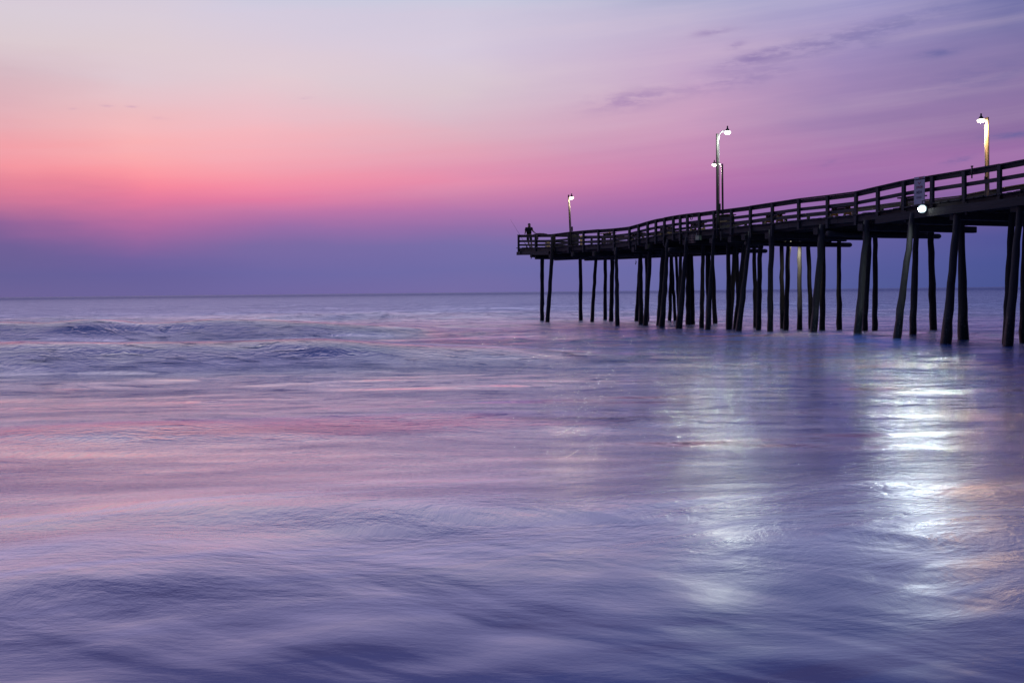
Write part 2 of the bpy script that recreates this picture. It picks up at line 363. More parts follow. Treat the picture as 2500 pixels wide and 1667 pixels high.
# ------------------------------------------------------------------ pier frame: s along the pier towards the beach, o across it (away), z up
PO = Vector((0.6, 74.0, 0)); PA = Vector((.408, -.913, 0)); PB = Vector((.913, .408, 0))
PA.normalize(); PB.normalize()
WID = 6.0
def on(px, py, o=0.0):
    """photo pixel -> (s, z) on the vertical plane o metres behind the near railing"""
    r = ray(px, py); B = PO + PB * o
    # B + s*PA = t*r
    det = PA.x * (-r.y) - (-r.x) * PA.y
    s = ((-B.x) * (-r.y) - (-r.x) * (-B.y)) / det
    tt_ = (B.y + s * PA.y) / r.y
    return s, CAM_Z + tt_ * r.z
def depth(s, o=0.0): return (PO + PA * s + PB * o).y
def P(s, o, z): return (s, -o, z)      # local frame of the pier empty: x = s, y = -o
pier_ang = math.atan2(PA.y, PA.x)
# local y axis = rotate(+90) of PA = (-PA.y, PA.x) = (.913,.408) = PB  -> y = +o
def P(s, o, z): return (s, o, z)
def world(s, o, z): v = PO + PA * s + PB * o; return Vector((v.x, v.y, z))

RT = [(1266,573),(1300,572.5),(1350,572),(1391,566.5),(1427,563),(1464,560),(1500,557.5),(1538,553.5),(1562,547),(1584,540.5),(1604,535),(1625,531.5),(1647,527.5),(1663,525),(1681,522.5),(1710,519),(1747,514),(1789,509),(1835,503),(1888,495),(1954,485),(2023,477),(2092,468),(2146,455.5),(2210,441),(2279,428.5),(2357,416),(2442,401),(2540,382)]
DK = [(1270,605),(1350,603),(1400,600),(1500,593.5),(1538,588.5),(1562,583),(1584,579),(1625,573),(1663,568),(1710,562.5),(1789,555),(1835,550),(1888,545),(1954,537.5),(2024,531),(2092,524),(2146,516.5),(2210,506),(2279,496),(2357,485),(2442,474),(2500,466)]
rt = sorted(on(*p) for p in RT); dk = sorted(on(*p) for p in DK)
rs_, rz_ = zip(*rt); ds_, dz_ = zip(*dk)
END = 58.0
def zrail(s): return float(np.interp(s, rs_, rz_))
def zdeck(s): return float(np.interp(s, ds_, dz_))
POSTX = [1268,1310,1350,1391,1427,1464,1502,1540,1562,1584,1604,1625,1647,1664,1682,1711,1747,1789,1835,1889,1954,2024,2093,2147,2210,2279,2358,2443,2541]
PS = [on(p, 540)[0] for p in POSTX]
print('posts s', [round(v, 2) for v in PS]); print('rail z', [round(zrail(v), 2) for v in PS]); print('deck z', [round(zdeck(v), 2) for v in PS])
s_ = PS[-1]
while s_ < END: s_ += 1.55; PS.append(s_)

pier = empty('fishing_pier', PO, pier_ang)
tag(pier, 'long weathered wooden fishing pier on leaning timber piles reaching out over the sea', 'pier')
SS = [x for x in np.arange(0, END + .01, .5)]
def strip(mb, s0, s1, o0, o1, ztop, th, off=0.0):
    """a board running along the pier that follows the sagging deck"""
    ss = [s0] + [x for x in SS if s0 + .05 < x < s1 - .05] + [s1]
    vs = []; fs = []
    for s in ss:
        z = ztop(s) + off
        vs += [P(s, o0, z), P(s, o1, z), P(s, o1, z - th), P(s, o0, z - th)]
    for i in range(len(ss) - 1):
        a = i * 4; b_ = a + 4
        for k in range(4): fs.append((a + k, a + (k + 1) % 4, b_ + (k + 1) % 4, b_ + k))
    n = (len(ss) - 1) * 4
    fs += [(3, 2, 1, 0), (n, n + 1, n + 2, n + 3)]
    return mb.add(vs, fs)
# deck planks, laid across, slightly uneven at their ends
mb = MB(); s = -.12
while s < END:
    z = zdeck(s + .1) - .02; j = random.uniform(-.07, .05); j2 = random.uniform(-.05, .07); tilt = random.uniform(-.012, .012)
    mb.box(P(s + .1, -.16 + j, z + tilt), P(s + .1, WID + .16 + j2, z - tilt), .185, .05)
    s += .2
mb.build('deck', 'plank', pier)
# rim boards
for o, nm in ((-.03, 'near'), (WID + .03, 'far')):
    s = -.05
    while s < END:
        e = min(END, s + random.choice((3.2, 3.9, 4.4)))
        strip(MB(), s, e - .015, o - .025, o + .025, zdeck, .24, -.06 + random.uniform(-.012, .012)).build('rim_board', 'plank', pier); s = e
# stringers under the deck
for o in (.25, 1.3, 2.4, 3.5, 4.6, 5.75):
    strip(MB(), -.15, END, o - .08, o + .08, zdeck, .33, -.09).build('stringer', 'beam', pier)
# deeper outer beam by the floodlight
sb, zb = on(2141, 531, -.2)
strip(MB(), sb, END - 3, -.30, -.12, zdeck, .30, -.22).build('outer_beam', 'beam', pier)
strip(MB(), .0, on(1346, 617)[0], -.22, -.06, lambda s: zdeck(s) - .30, .24, 0).build('outer_beam', 'beam', pier)
# railings
def railing(name, o, side, posts, s0, s1, low_gap=None):
    r = empty(name); r.parent = pier
    for i, s in enumerate(posts):
        jit = random.uniform(-.03, .03) if o > 1 else 0
        lean = random.uniform(-.03, .03)
        zt = zrail(s) - .05; zb2 = zdeck(s) - random.uniform(.36, .50)
        MB().box(P(s + jit, o + side * .085, zb2), P(s + jit + lean, o + side * .085, zt), .155, .12, up=(0, 1, 0)).build('post', 'plank', r)
    def boards(top, th, thick, off_o, nm='rail_board', a=s0, b2=s1):
        s = a
        brk = [p for p in posts if a < p < b2]
        k = 0
        while s < b2 - .2:
            k2 = [p for p in brk if p > s + 3.0]
            e = k2[0] if k2 else b2
            if b2 - e < 1: e = b2
            dz = random.uniform(-.012, .012)
            strip(MB(), s, e - .01, off_o - thick / 2, off_o + thick / 2, top, th, dz).build(nm, 'plank', r); s = e
    boards(lambda s: zrail(s), .045, .20, o + side * .02, 'cap_board')
    boards(lambda s: zrail(s) - .047, .165, .04, o)
    boards(lambda s: zdeck(s) + (zrail(s) - zdeck(s)) * .57, .15, .04, o)
    if low_gap: boards(lambda s: zdeck(s) + (zrail(s) - zdeck(s)) * .28, .13, .04, o, a=s0, b2=low_gap)
    else: boards(lambda s: zdeck(s) + (zrail(s) - zdeck(s)) * .28, .13, .04, o)
    return r
railing('near_railing', 0.0, -1, PS, -.05, END, low_gap=on(2093, 520)[0])
FP = [0.05]
while FP[-1] < END: FP.append(FP[-1] + random.choice((1.5, 1.7, 1.9)))
railing('far_railing', WID, 1, FP, -.05, END, low_gap=30)
r = empty('end_railing'); r.parent = pier
for o in (1.5, 3.0, 4.5): MB().box(P(-.1, o, zdeck(0) - .3), P(-.1, o, zrail(0) - .05), .12, .1).build('post', 'plank', r)
for hz, th in ((1.0, .13), (.56, .13), (.28, .13)):
    z = zdeck(0) + (zrail(0) - zdeck(0)) * hz - th / 2
    MB().box(P(-.03, -.05, z), P(-.03, WID + .05, z), .04, th).build('rail_board', 'plank', r)
r.name = 'end_railing'
# piles: (x top, y top, x base, y base, width top, width base) in the photo; side 0 near, 1 middle, 2 far
PL = [(1324,615,1323,783,9,10,.6),(1351,575,1337,783,9,10,-.22),(1417,630,1418,778,8.5,9.5,3.4),(1455,630,1445,786,8,9,3),(1478,632,1477,779,8,9,5.4),(1495,630,1492,778,10,11,4.6),(1505,605,1507,790,8.5,11,-.1),
 (1563,632,1554,777,9,10,5.6),(1563,600,1565,789,10,12,2.0),(1579,632,1580,778,9,10,5.6),(1588,600,1576,792,10,12,1.0),(1620,600,1609,795,11,14,1.5),(1630,590,1616,797,9,15,-.1),(1639,630,1635,780,8,9,5.6),
 (1640,632,1648,777,7,8,5.8),(1651,630,1658,778,7,8,5.8),(1675,590,1658,798,9,17,-.1),(1662,600,1659,795,8,11,1.2),(1680,620,1681,792,12,14,3.5),(1688,620,1691,790,9,12,3.8),(1717,600,1713,798,9,12,1.5),(1729,600,1730,786,12,14,3.5),
 (1741,585,1728,798,8,13,-.1),(1739,620,1745,783,8,12,5.6),(1778,600,1780,800,10,14,1.5),(1795,600,1783,791,11,12,3.5),(1797,600,1805,792,10,12,4.5),(1818,600,1797,793,12,14,2.0),(1828,585,1804,796,9,15,-.1),(1841,600,1845,795,9,11,4.8),
 (1856,590,1852,794,11,13,2.0),(1883,585,1880,803,12.5,14.5,-.1),(1908,596,1910,795,10,11,4.5),(1925,590,1919,796,11,12,3.2),(1952,592,1952,796,9.5,12.5,4.2),(1973,592,1980,796,10,11,5.4),(2006,565,1986,818,15,17,-.1),(2010,585,2008,800,11,14,4.5),
 (2048,580,2049,799,9.5,13,5.5),(2114,560,2092,832,14,19,-.1),(2124,555,2110,815,12,14,2.4),(2137,570,2136,799,11,13,5.2),(2223,555,2188,838,13,19,-.25),(2238,555,2228,826,12.5,17,1.6),(2272,555,2279,801,14.5,17,5.2),
 (2336,525,2308,842,16,24,-.1),(2347,545,2352,838,16,25,1.8),(2469,535,2455,840,14,17,2.4),(2487,530,2461,842,16,23,-.1),(2506,540,2500,830,18,22,3.2)]
bents = []
for k, (xt, yt, xb, yb, wt, wb, o) in enumerate(PL):
    s0, z0 = on(xt, yt, o); s1, z1 = on(xb, yb, o)
    a = Vector(P(s0, o, z0)); bs = Vector(P(s1, o, z1)); d = (a - bs)
    top = bs + d * ((zdeck(s0) - .10 - bs.z) / d.z) if o > -.05 else bs + d * ((zdeck(s0) - .02 - bs.z) / d.z)
    if k == 1: top = bs + d * ((zrail(s0) - .06 - bs.z) / d.z)
    if o < 0: top.z = zdeck(s0) - .30 if k != 1 else top.z; 
    bot = bs + d * ((-1.6 - bs.z) / d.z)
    rt0 = wt / 2 * depth(s0, o) / F; rb0 = wb / 2 * depth(s1, o) / F
    n = 15; pts = []; rad = []
    for i in range(n):
        f = i / (n - 1); q = bot.lerp(top, f)
        q.x += random.uniform(-.018, .018); q.y += random.uniform(-.018, .018)
        pts.append(q); zf = max(0, min(1, (q.z) / 4.5)); rr = rb0 + (rt0 - rb0) * min(1, zf * 1.15)
        if q.z < .45: rr *= 1.06
        rad.append(rr * random.choice((1, 1, .97, 1.03, 1.08)))
    pm = 'litpile' if xt in (1952,) else 'pile'
    MB().tube(pts, rad, 11, .03).build('pile', pm, pier, True)
    if o < .3: bents.append(s0)
for s in (46, 49.5, 53, 56.5):      # the pier goes on over the surf beyond the frame
    for o in (0.1, 2.8, 5.7):
        MB().tube([P(s, o, -1.6), P(s + .1, o, 2), P(s, o, zdeck(s) - .35)], [.19, .17, .14], 11, .03).build('pile', 'pile', pier, True)
    bents.append(s)
# cap beams across each row of piles and the round braces below
caps = sorted(set([round(v, 1) for v in bents] + [2.6, 5.6, 9.2, 12.0, 16.6, 18.4, 26.0]))
last = -9
for s in caps:
    if s - last < 1.2: continue
    last = s
    z = zdeck(s) - .56 - random.uniform(0, .05)
    a0 = random.uniform(-.35, -.1); a1 = WID + random.uniform(.1, .5)
    MB().box(P(s - .14, a0, z), P(s - .14, a1, z), .28, .28).build('cap_beam', 'beam', pier)
for (xe, ye, xs, o0) in [(2295,577,2190,2.2),(2078,598,2005,3.0),(1872,613,1790,2.8)]:
    s1, z1 = on(xe, ye, WID + .5)
    MB().tube([P(s1, -.2, z1 + .03), P(s1, 3, z1 - .01), P(s1, WID + .42, z1), P(s1, WID + .5, z1)], [.12, .125, .12, .08], 12, .02).build('brace_log', 'beam', pier, True)
s1, z1 = on(1307, 629, -.1)
MB().tube([P(s1, -.1, z1), P(s1, 3, z1), P(s1, WID, z1 - .02)], .125, 12, .02).build('brace_log', 'beam', pier, True)
# heavy lower stringers further out that make the far spans look deep
for (x0, x1, y, o) in [(1362,1700,634,WID),(1390,1760,632,3.0)]:
    sa, za = on(x0, y + 2, o); sb_, zb_ = on(x1, y - 8, o)
    MB().box(P(sa, o - .25, za + .15), P(sb_, o - .25, zb_ + .30), .2, .32).build('lower_beam', 'beam', pier)
sa, za = on(1430, 636, 4.4); sb_, zb_ = on(1800, 618, 4.4)
MB().box(P(sa, 4.4, za + .15), P(sb_, 4.4, zb_ + .1), .25, .35).build('lower_beam', 'beam', pier)
# corner block at the seaward end and short loose planks on edge
s1, z1 = on(1268, 617, -.3); MB().box(P(s1 + .0, -.30, z1), P(s1 + .0, .35, z1), .22, .2).build('end_block', 'plank', pier)
# conduit and short hanging brackets along the rim
for x in (1552, 1620, 1660, 1760, 1832, 1884, 2210, 2358, 2482):
    s1, z1 = on(x, 560, -.18)
    MB().box(P(s1, -.17, zdeck(s1) - .62), P(s1, -.17, zdeck(s1) - .15), .07, .05, up=(0, 1, 0)).build('hanger', 'plank', pier)

# ------------------------------------------------------------------ lights on the pier
def lamp(kind, loc, col, power, radius, parent, spot=None, dirv=None):
    ld = bpy.data.lights.new('lamp_light', 'SPOT' if spot else 'POINT'); ld.energy = power; ld.color = col; ld.shadow_soft_size = radius
    if spot: ld.spot_size = math.radians(spot); ld.spot_blend = .6
    lo = bpy.data.objects.new('bulb_light', ld); COL.objects.link(lo); lo.location = loc
    if dirv: lo.rotation_euler = Vector(dirv).to_track_quat('-Z', 'Y').to_euler()
    lo.parent = parent; return lo
def lamp_post(o, base, top, head, r, hr, arm, col, power, est, label, headmat, ho=0.0, pm='shadepole'):
    sb0, _ = on(base[0], base[1], o); st0, zt = on(top[0], top[1], o); sh, zh = on(head[0], head[1], o + ho)
    base_z = zdeck(sb0) - .03 if 0 < o < WID else zdeck(sb0) - .35
    org = world(sb0, o, base_z)
    e = empty('lamp_post', org); tag(e, label, 'lamp post', 'lamp posts along the pier')
    L = lambda s, oo, z: world(s, oo, z) - org
    n = 8
    MB().tube([L(sb0 + (st0 - sb0) * i / n, o, base_z + (zt - base_z) * i / n) for i in range(n + 1)], [r * (1.15 - .25 * i / n) for i in range(n + 1)], 10, .02).build('pole', pm, e, True)
    hd = L(sh, o + ho, zh)
    t_ = L(st0, o, zt)
    sg = 1 if hd.x > t_.x else -1
    if arm:
        a0 = Vector((t_.x + sg * r, t_.y, zt - base_z - arm * .6))
        pts = [a0 + Vector((0, 0, -.25)), a0, a0 + Vector((sg * .05, 0, arm * .55))]
        pts += [Vector((hd.x - sg * .30, hd.y, hd.z + .0 + .02)), Vector((hd.x - sg * .08, hd.y, hd.z + .06))]
        p2 = []
        for i in range(len(pts) - 1):
            for k in range(4): p2.append(pts[i].lerp(pts[i + 1], k / 4))
        p2.append(pts[-1])
        for _ in range(2): p2 = [p2[0]] + [(p2[i - 1] + p2[i] * 2 + p2[i + 1]) / 4 for i in range(1, len(p2) - 1)] + [p2[-1]]
        MB().tube(p2, .022, 8).build('arm', 'galv', e, True)
    else:
        MB().tube([Vector((t_.x, t_.y, hd.z + .05)), Vector((hd.x, hd.y, hd.z + .07))], .02, 8).build('arm', 'galv', e, True)
    # head: photocell, housing, open refractor bowl
    hs = MB().lathe(hd, [(hr * .16, .30 * hr / .17), (hr * .22, .26 * hr / .17), (hr * .24, .17 * hr / .17), (hr * .55, .12 * hr / .17), (hr * .62, .05 * hr / .17), (hr * .5, .03 * hr / .17)])
    hs.build('lamp_housing', 'dark', e, True)
    MB().lathe(hd, [(hr * .55, .025 * hr / .17), (hr * .98, .0), (hr, -.05 * hr / .17), (hr * .8, -.10 * hr / .17), (hr * .3, -.125 * hr / .17)]).build('lamp_lens', headmat, e, True)
    lamp('p', hd + Vector((0, 0, -.125 * hr / .17 - .07)), col, power, .11, e)
    # conduit strapped to the pole
    MB().tube([Vector((sg * (r + .02), -.02, .3)), Vector((t_.x + sg * (r + .02), t_.y - .02, t_.z - .3))], .018, 6).build('conduit', 'galv' if pm == 'litpole' else 'dark', e, True)
    MB().box(Vector((sg * (r + .02), -.03, 1.3)), Vector((sg * (r + .02), -.03, 1.6)), .12, .09, up=(0, 1, 0)).build('junction_box', 'dark', e)
    return e
warm = (1, .80, .52); cool = (.86, 1, .90); floodc = (.80, .95, 1)
E_w = emis('warm_lens', (1, .80, .50), 6); E_c = emis('cool_lens', (.88, 1, .92), 6); E_ww = emis('pale_lens', (1, .92, .72), 6)
lamp_post(-.16, (1394, 600), (1388, 476), (1395.5, 482), .052, .145, 0, warm, 150, 0, 'short leaning wooden lamp post near the seaward end, warm lamp on its right', E_w, .06)
lamp_post(-.18, (1752, 556), (1751, 327), (1776, 322), .066, .165, .55, cool, 520, 0, 'tallest wooden lamp post, curved arm to the right with greenish white lamp', E_c, .12)
lamp_post(WID - .2, (1766, 540), (1764, 400), (1744, 401.5), .042, .15, .35, (1, .93, .75), 160, 0, 'thin lamp post behind the tallest one, its pale lamp on an arm to the left', E_ww)
lamp_post(WID - .3, (2411, 500), (2410, 287), (2395, 293), .080, .155, 0, (1, .62, .28), 300, 0, 'brightly lit lamp post nearest the beach, warm lamp on its left', E_ww, -.45, 'litpole')

# floodlight under the railing sign
s1, z1 = on(2251.5, 510, -.45)
org = world(s1, -.45, z1); fl = empty('floodlight', org)
tag(fl, 'round white floodlight glaring below the railing sign, aimed at the sea', 'floodlight')
to_cam = (Vector((0, 0, .2)) - org); aim = Vector((to_cam.x * 1.0, to_cam.y, -4.5)).normalized()
q = aim.to_track_quat('Z', 'Y')
def orient(mb, q_, off=Vector((0, 0, 0))):
    mb.v = [tuple(q_ @ Vector(v) + off) for v in mb.v]; return mb
orient(MB().lathe((0, 0, 0), [(.04, -.26), (.07, -.24), (.10, -.12), (.135, -.03), (.145, .0), (.135, .01)], 20), q).build('housing', 'galv', fl, True)
orient(MB().lathe((0, 0, 0), [(.112, .0), (.112, .015), (.08, .035), (.03, .042)], 20), q).build('lens', emis('flood_lens', (.9, 1, 1), 30), fl, True)
orient(MB().lathe((0, 0, 0), [(.150, -.01), (.158, .0), (.150, .012), (.114, .006)], 24), q).build('reflector_glow_ring', emis('lit_ring', (.55, .8, .85), .9), fl, True)  # ring glows by itself, in place of lamplight on the reflector
MB().tube([(0, 0, .14), (-.1 * 0, 0, .30), tuple(PB * .32 + Vector((0, 0, .30)))], .018, 8).build('bracket', 'dark', fl, True)
aim2 = (-PB * .9 - PA * .35 + Vector((0, 0, -.45))).normalized()
lamp('s', aim * .12 + aim2 * .03, floodc, 1250, .10, fl, 150, aim2)
# second floodlight, tucked under the deck towards the middle of the pier
s2, z2 = on(1944, 575, 3.5)
org2 = world(s2, 3.5, zdeck(s2) - .62); f2 = empty('under_deck_floodlight', org2)
tag(f2, 'small floodlight hung among the timbers under the middle of the pier deck', 'floodlight')
dn = Vector((-.25, .1, -1)).normalized(); q2 = dn.to_track_quat('Z', 'Y')
orient(MB().lathe((0, 0, 0), [(.03, -.2), (.07, -.16), (.11, -.02), (.12, 0)], 16), q2).build('housing', 'dark', f2, True)
orient(MB().lathe((0, 0, 0), [(.105, 0), (.105, .01), (.05, .02)], 16), q2).build('lens', E_ww, f2, True)
MB().tube([(0, 0, .12), (0, 0, .35)], .02, 8).build('bracket', 'dark', f2, True)
lamp('s', dn * .08, (1, .92, .7), 90, .05, f2, 165, dn)

# ------------------------------------------------------------------ things on the pier
def at(s, o, z): return world(s, o, z)
def thing(name, s, o, z, label, cat, group=None):
    e = empty(name, world(s, o, z), pier_ang); tag(e, label, cat, group); return e
# benches with splayed plank legs (local x along the pier)
def make_bench():
    e = empty('bench'); 
    MB().box((-.62, 0, .50), (.62, 0, .50), .36, .05).build('seat', 'plank', e)
    for x in (-.42, .42):
        m_ = MB(); 
        for sg in (-1, 1): m_.box((x, sg * .20, 0), (x, sg * .08, .475), .10, .07, up=(1, 0, 0))
        m_.box((x - .0, -.14, .17), (x, .14, .17), .05, .09); m_.build('leg', 'pole', e)
    MB().box((-.42, 0, .40), (.42, 0, .40), .05, .10).build('stretcher', 'plank', e)
    return e
bench0 = make_bench()
BN = [(1557, .9, 'plank bench by the near rail where the deck dips and turns pale'), (1627, .9, 'plank bench between the cleaning table and the green box'), (1703, .9, 'plank bench half hidden behind the post above the green box'),
      (1890, .9, 'plank bench right of the wooden locker, with orange light on its leg'), (2053, .9, 'plank bench with splayed legs lit orange, left of the railing sign'), (2226, .9, 'plank bench hidden behind the railing sign'), (2407, 4.6, 'plank bench at the foot of the bright lamp post nearest the beach')]
for i, (x, o, lb) in enumerate(BN):
    e = bench0 if i == 0 else copy_tree(bench0)
    s1, _ = on(x, 530, o); e.location = world(s1, o, zdeck(s1) + .005); e.rotation_euler = (math.atan(-(zdeck(s1 + .5) - zdeck(s1 - .5)) * 0), 0, pier_ang); tag(e, lb, 'bench', 'plank benches along the pier')
# wooden locker behind the tall lamp post
s1, _ = on(1770, 540, .9)
e = thing('locker', s1, .9, zdeck(s1) + .005, 'dark wooden locker with overhanging lid beside the tallest lamp post', 'locker')
MB().box((-.48, 0, .36), (.48, 0, .36), .5, .70).build('body', 'plank', e)
MB().box((-.56, 0, .74), (.56, 0, .74), .6, .05).build('lid', 'beam', e)
MB().box((-.49, -.262, .42), (.49, -.262, .42), .02, .10).build('trim_board', 'pole', e)
# fish cleaning table
s1, _ = on(1483, 590, 1.2)
e = thing('cleaning_table', s1, 1.2, zdeck(s1) + .005, 'fish cleaning table with slanted pale top lit by the seaward lamp', 'table')
MB().box((-.55, .05, .72), (.55, .05, .72), .6, .05).build('table_top', 'pole', e)
MB().box((-.35, .28, .90), (.5, .28, .93), .03, .22, up=(0, -.5, 1)).build('splash_board', 'yellow', e)
MB().box((-.38, 0, 0), (-.38, 0, .70), .14, .14, up=(0, 1, 0)).build('leg', 'plank', e)
MB().box((.42, 0, 0), (.42, 0, .70), .07, .07, up=(0, 1, 0)).build('leg', 'plank', e)
MB().lathe((.08, 0, 0), [(.03, .45), (.05, .52), (.16, .62), (.2, .695)]).build('sink', 'galv', e, True)
# bin and lit notice box right of the first lamp
s1, _ = on(1403, 590, .6)
e = thing('litter_bin', s1, .6, zdeck(s1) + .005, 'dark round litter bin right of the leaning lamp post', 'bin')
MB().lathe((0, 0, 0), [(.24, 0), (.27, .04), (.30, .70), (.30, .76)], 18).build('body', 'binm', e, True)
MB().lathe((0, 0, 0), [(.315, .765), (.315, .80), (.2, .86), (.05, .88)], 18).build('lid', 'dark', e, True)
s1, _ = on(1420, 590, .5)
e = thing('notice_board', s1, .5, zdeck(s1) + .005, 'small pale yellow notice with red marks, lit beside the bin', 'sign')
MB().box((-.22, 0, .36), (.22, 0, .36), .03, .62).build('panel', 'yellow', e)
mk = MB()
for i, x in enumerate((-.14, -.05, .05, .13)):
    mk.box((x, -.019, .42), (x + .02, -.019, .53), .006, .03); mk.box((x - .03, -.019, .50), (x + .03, -.019, .50), .006, .025)
    if i % 2: mk.box((x - .03, -.019, .43), (x + .03, -.019, .45), .006, .025)
mk.build('marks', 'red', e)
for x in (-.2, .2): MB().box((x, .03, 0), (x, .03, .6), .04, .03, up=(0, 1, 0)).build('leg', 'plank', e)
# yellow bucket box
s1, _ = on(1337, 596, 1.3)
e = thing('bait_box', s1, 1.3, zdeck(s1) + .005, 'bright yellow bait box on the deck left of the leaning lamp post', 'box')
MB().box((-.15, 0, .2), (.15, 0, .2), .26, .40).build('body', 'yellow', e)
MB().box((-.165, 0, .42), (.165, 0, .42), .29, .035).build('lid', 'white', e)
# bundle on the rail by the angler
s0, z0 = on(1303, 575, .05); s1, z1 = on(1336, 575, .05)
pts = []; rad = []
for i in range(11):
    f = i / 10; s = s0 + (s1 - s0) * f; pts.append(world(s, .05, zrail(s) - .005 + .02 * math.sin(f * math.pi)) ); rad.append(.025 + .055 * math.sin(max(.05, f * 3.1)) ** .7)
org = world((s0 + s1) / 2, .05, zrail(s0)); e = empty('cloth_bundle', org); tag(e, 'brown hump of cloth draped over the top rail beside the angler', 'bundle')
MB().tube([p_ - org for p_ in pts], rad, 12, .12).build('bundle', 'cloth', e, True)
tl = MB(); c0 = world(s0 + (s1 - s0) * .42, -.10, 0) - org
tl.box(Vector((c0.x, c0.y, -.42)), Vector((c0.x - .03, c0.y, .03)), .30, .03, up=tuple(PB)); tl.build('hanging_end', 'cloth', e)
# pale green electrical box on the rim
s1, z1 = on(1705, 581, -.3); org = world(s1, -.3, z1)
e = empty('utility_box', org, pier_ang); tag(e, 'pale green box hanging below the deck edge left of the tallest lamp post', 'box')
MB().box((-.16, 0, 0), (.16, 0, 0), .16, .22).build('body', 'greenbox', e)
MB().box((-.17, 0, .12), (.17, 0, .12), .18, .02).build('lid', 'greenbox', e)
MB().tube([(-.16, .02, .08), (-.3, .08, .22), (-.32, .12, .3)], .012, 6).build('bracket', 'galv', e, True)
s1, z1 = on(1690, 583, -.24); org = world(s1, -.24, z1)
e = empty('wire_crate', org, pier_ang); tag(e, 'dark wire crate hung under the deck edge beside the green box', 'crate')
m_ = MB()
for x in (-.2, -.1, 0, .1, .2):
    for y in (-.08, .08): m_.box((x, y, -.2), (x, y, .18), .012, .012, up=(0, 1, 0))
for z in (-.2, -.07, .06, .18):
    for y in (-.08, .08): m_.box((-.21, y, z), (.21, y, z), .012, .012)
m_.build('wire_grid', 'metal', e)
# rod holder clamped on the near top rail
s1, z1 = on(2373, 413, -.13); org = world(s1, -.13, zrail(s1))
e = empty('rod_holder', org, pier_ang); tag(e, 'small clamp standing up from the top rail left of the bright lamp post', 'clamp')
MB().tube([(0, 0, -.36), (0, 0, .07)], .025, 8).build('tube', 'dark', e, True)
MB().box((-.06, .02, -.06), (.06, .02, -.06), .05, .05).build('clamp', 'dark', e)
MB().tube([(0, 0, .06), (0, 0, .10)], .045, 8).build('collar', 'dark', e, True)
s1, z1 = on(1688, 528, -.13)
e = empty('rope_coil', world(s1, -.13, zrail(s1) - .14), pier_ang); tag(e, 'small dark rope coil hanging from the top rail above the green box', 'rope')
MB().tube([(.10 * math.sin(a) , .02 * math.sin(3 * a), -.06 + .13 * math.cos(a)) for a in np.linspace(0, 12, 40)], .02, 6).build('coil', 'dark', e, True)

# tall notice on the near railing
s0, zt = on(2233, 447, -.17); s1, _ = on(2259, 440, -.17); _, zb_ = on(2246, 500, -.17)
wd = s1 - s0; sm = (s0 + s1) / 2; zt = zrail(sm) - .03; hh = zt - zb_
e = empty('railing_sign', world(sm, -.19, zb_), pier_ang); tag(e, 'tall faded white notice with red and black lettering on the near railing', 'sign')
MB().box((-wd / 2, 0, hh / 2 - .03), (wd / 2, 0, hh / 2 - .03), .018, hh - .10).build('panel', 'white', e)
MB().box((-wd / 2, 0, hh + .0), (wd / 2, 0, hh + .0), .018, .085).build('header_strip', 'white', e)
MB().box((-.02, -.013, hh), (wd / 2 - .06, -.013, hh), .005, .045).build('header_mark', 'red', e)
m_ = MB()
zz = hh - .16
m_.box((-.07, -.012, zz), (0, -.012, zz - .09), .005, .03); m_.box((.07, -.012, zz), (0, -.012, zz - .09), .005, .03)
def glyph(m_, x, z, h, k):
    g = {'N': [((-1, -1), (-1, 1)), ((-1, 1), (1, -1)), ((1, -1), (1, 1))], 'O': [((-1, -1), (-1, 1)), ((-1, 1), (1, 1)), ((1, 1), (1, -1)), ((1, -1), (-1, -1))], 'I': [((0, -1), (0, 1))]}[k]
    for p, q_ in g: m_.box((x + p[0] * h * .3, -.012, z + p[1] * h * .5), (x + q_[0] * h * .3, -.012, z + q_[1] * h * .5), .005, h * .18)
for x, k in ((-.12, 'O'), (-.03, 'N'), (.06, 'O'), (.13, 'N')): glyph(m_, x, hh - .36, .085, k)
m_.build('red_lettering', 'red', e)
m_ = MB()
for x, k in ((-.10, 'N'), (-.01, 'O'), (.07, 'I'), (.11, 'I')): glyph(m_, x, hh - .56, .10, k)
for x, k in ((-.10, 'O'), (-.01, 'N'), (.08, 'O')): glyph(m_, x, hh - .76, .07, k)
m_.build('black_lettering', 'black', e)

# hanging lures on lines
for x, y, lb in ((1297, 628, 'tiny lure dangling on a line below the seaward end'), (1552, 641, 'tiny lure dangling on a line under the deck between the outer piles')):
    s1, z1 = on(x, y, -.2 if x < 1400 else 3); o_ = -.2 if x < 1400 else 3.0
    org = world(s1, o_, z1); e = empty('fishing_lure', org); tag(e, lb, 'lure', 'lures hanging under the pier')
    MB().tube([(0, 0, .16), (.03, 0, .05), (0, 0, -.08), (-.03, 0, -.14)], [.006, .028, .03, .006], 8).build('body', 'dark', e, True)
    MB().tube([(0, 0, .15), (0, .02, zdeck(s1) - z1 - .1)], .0035, 4).build('line', 'rod', e)

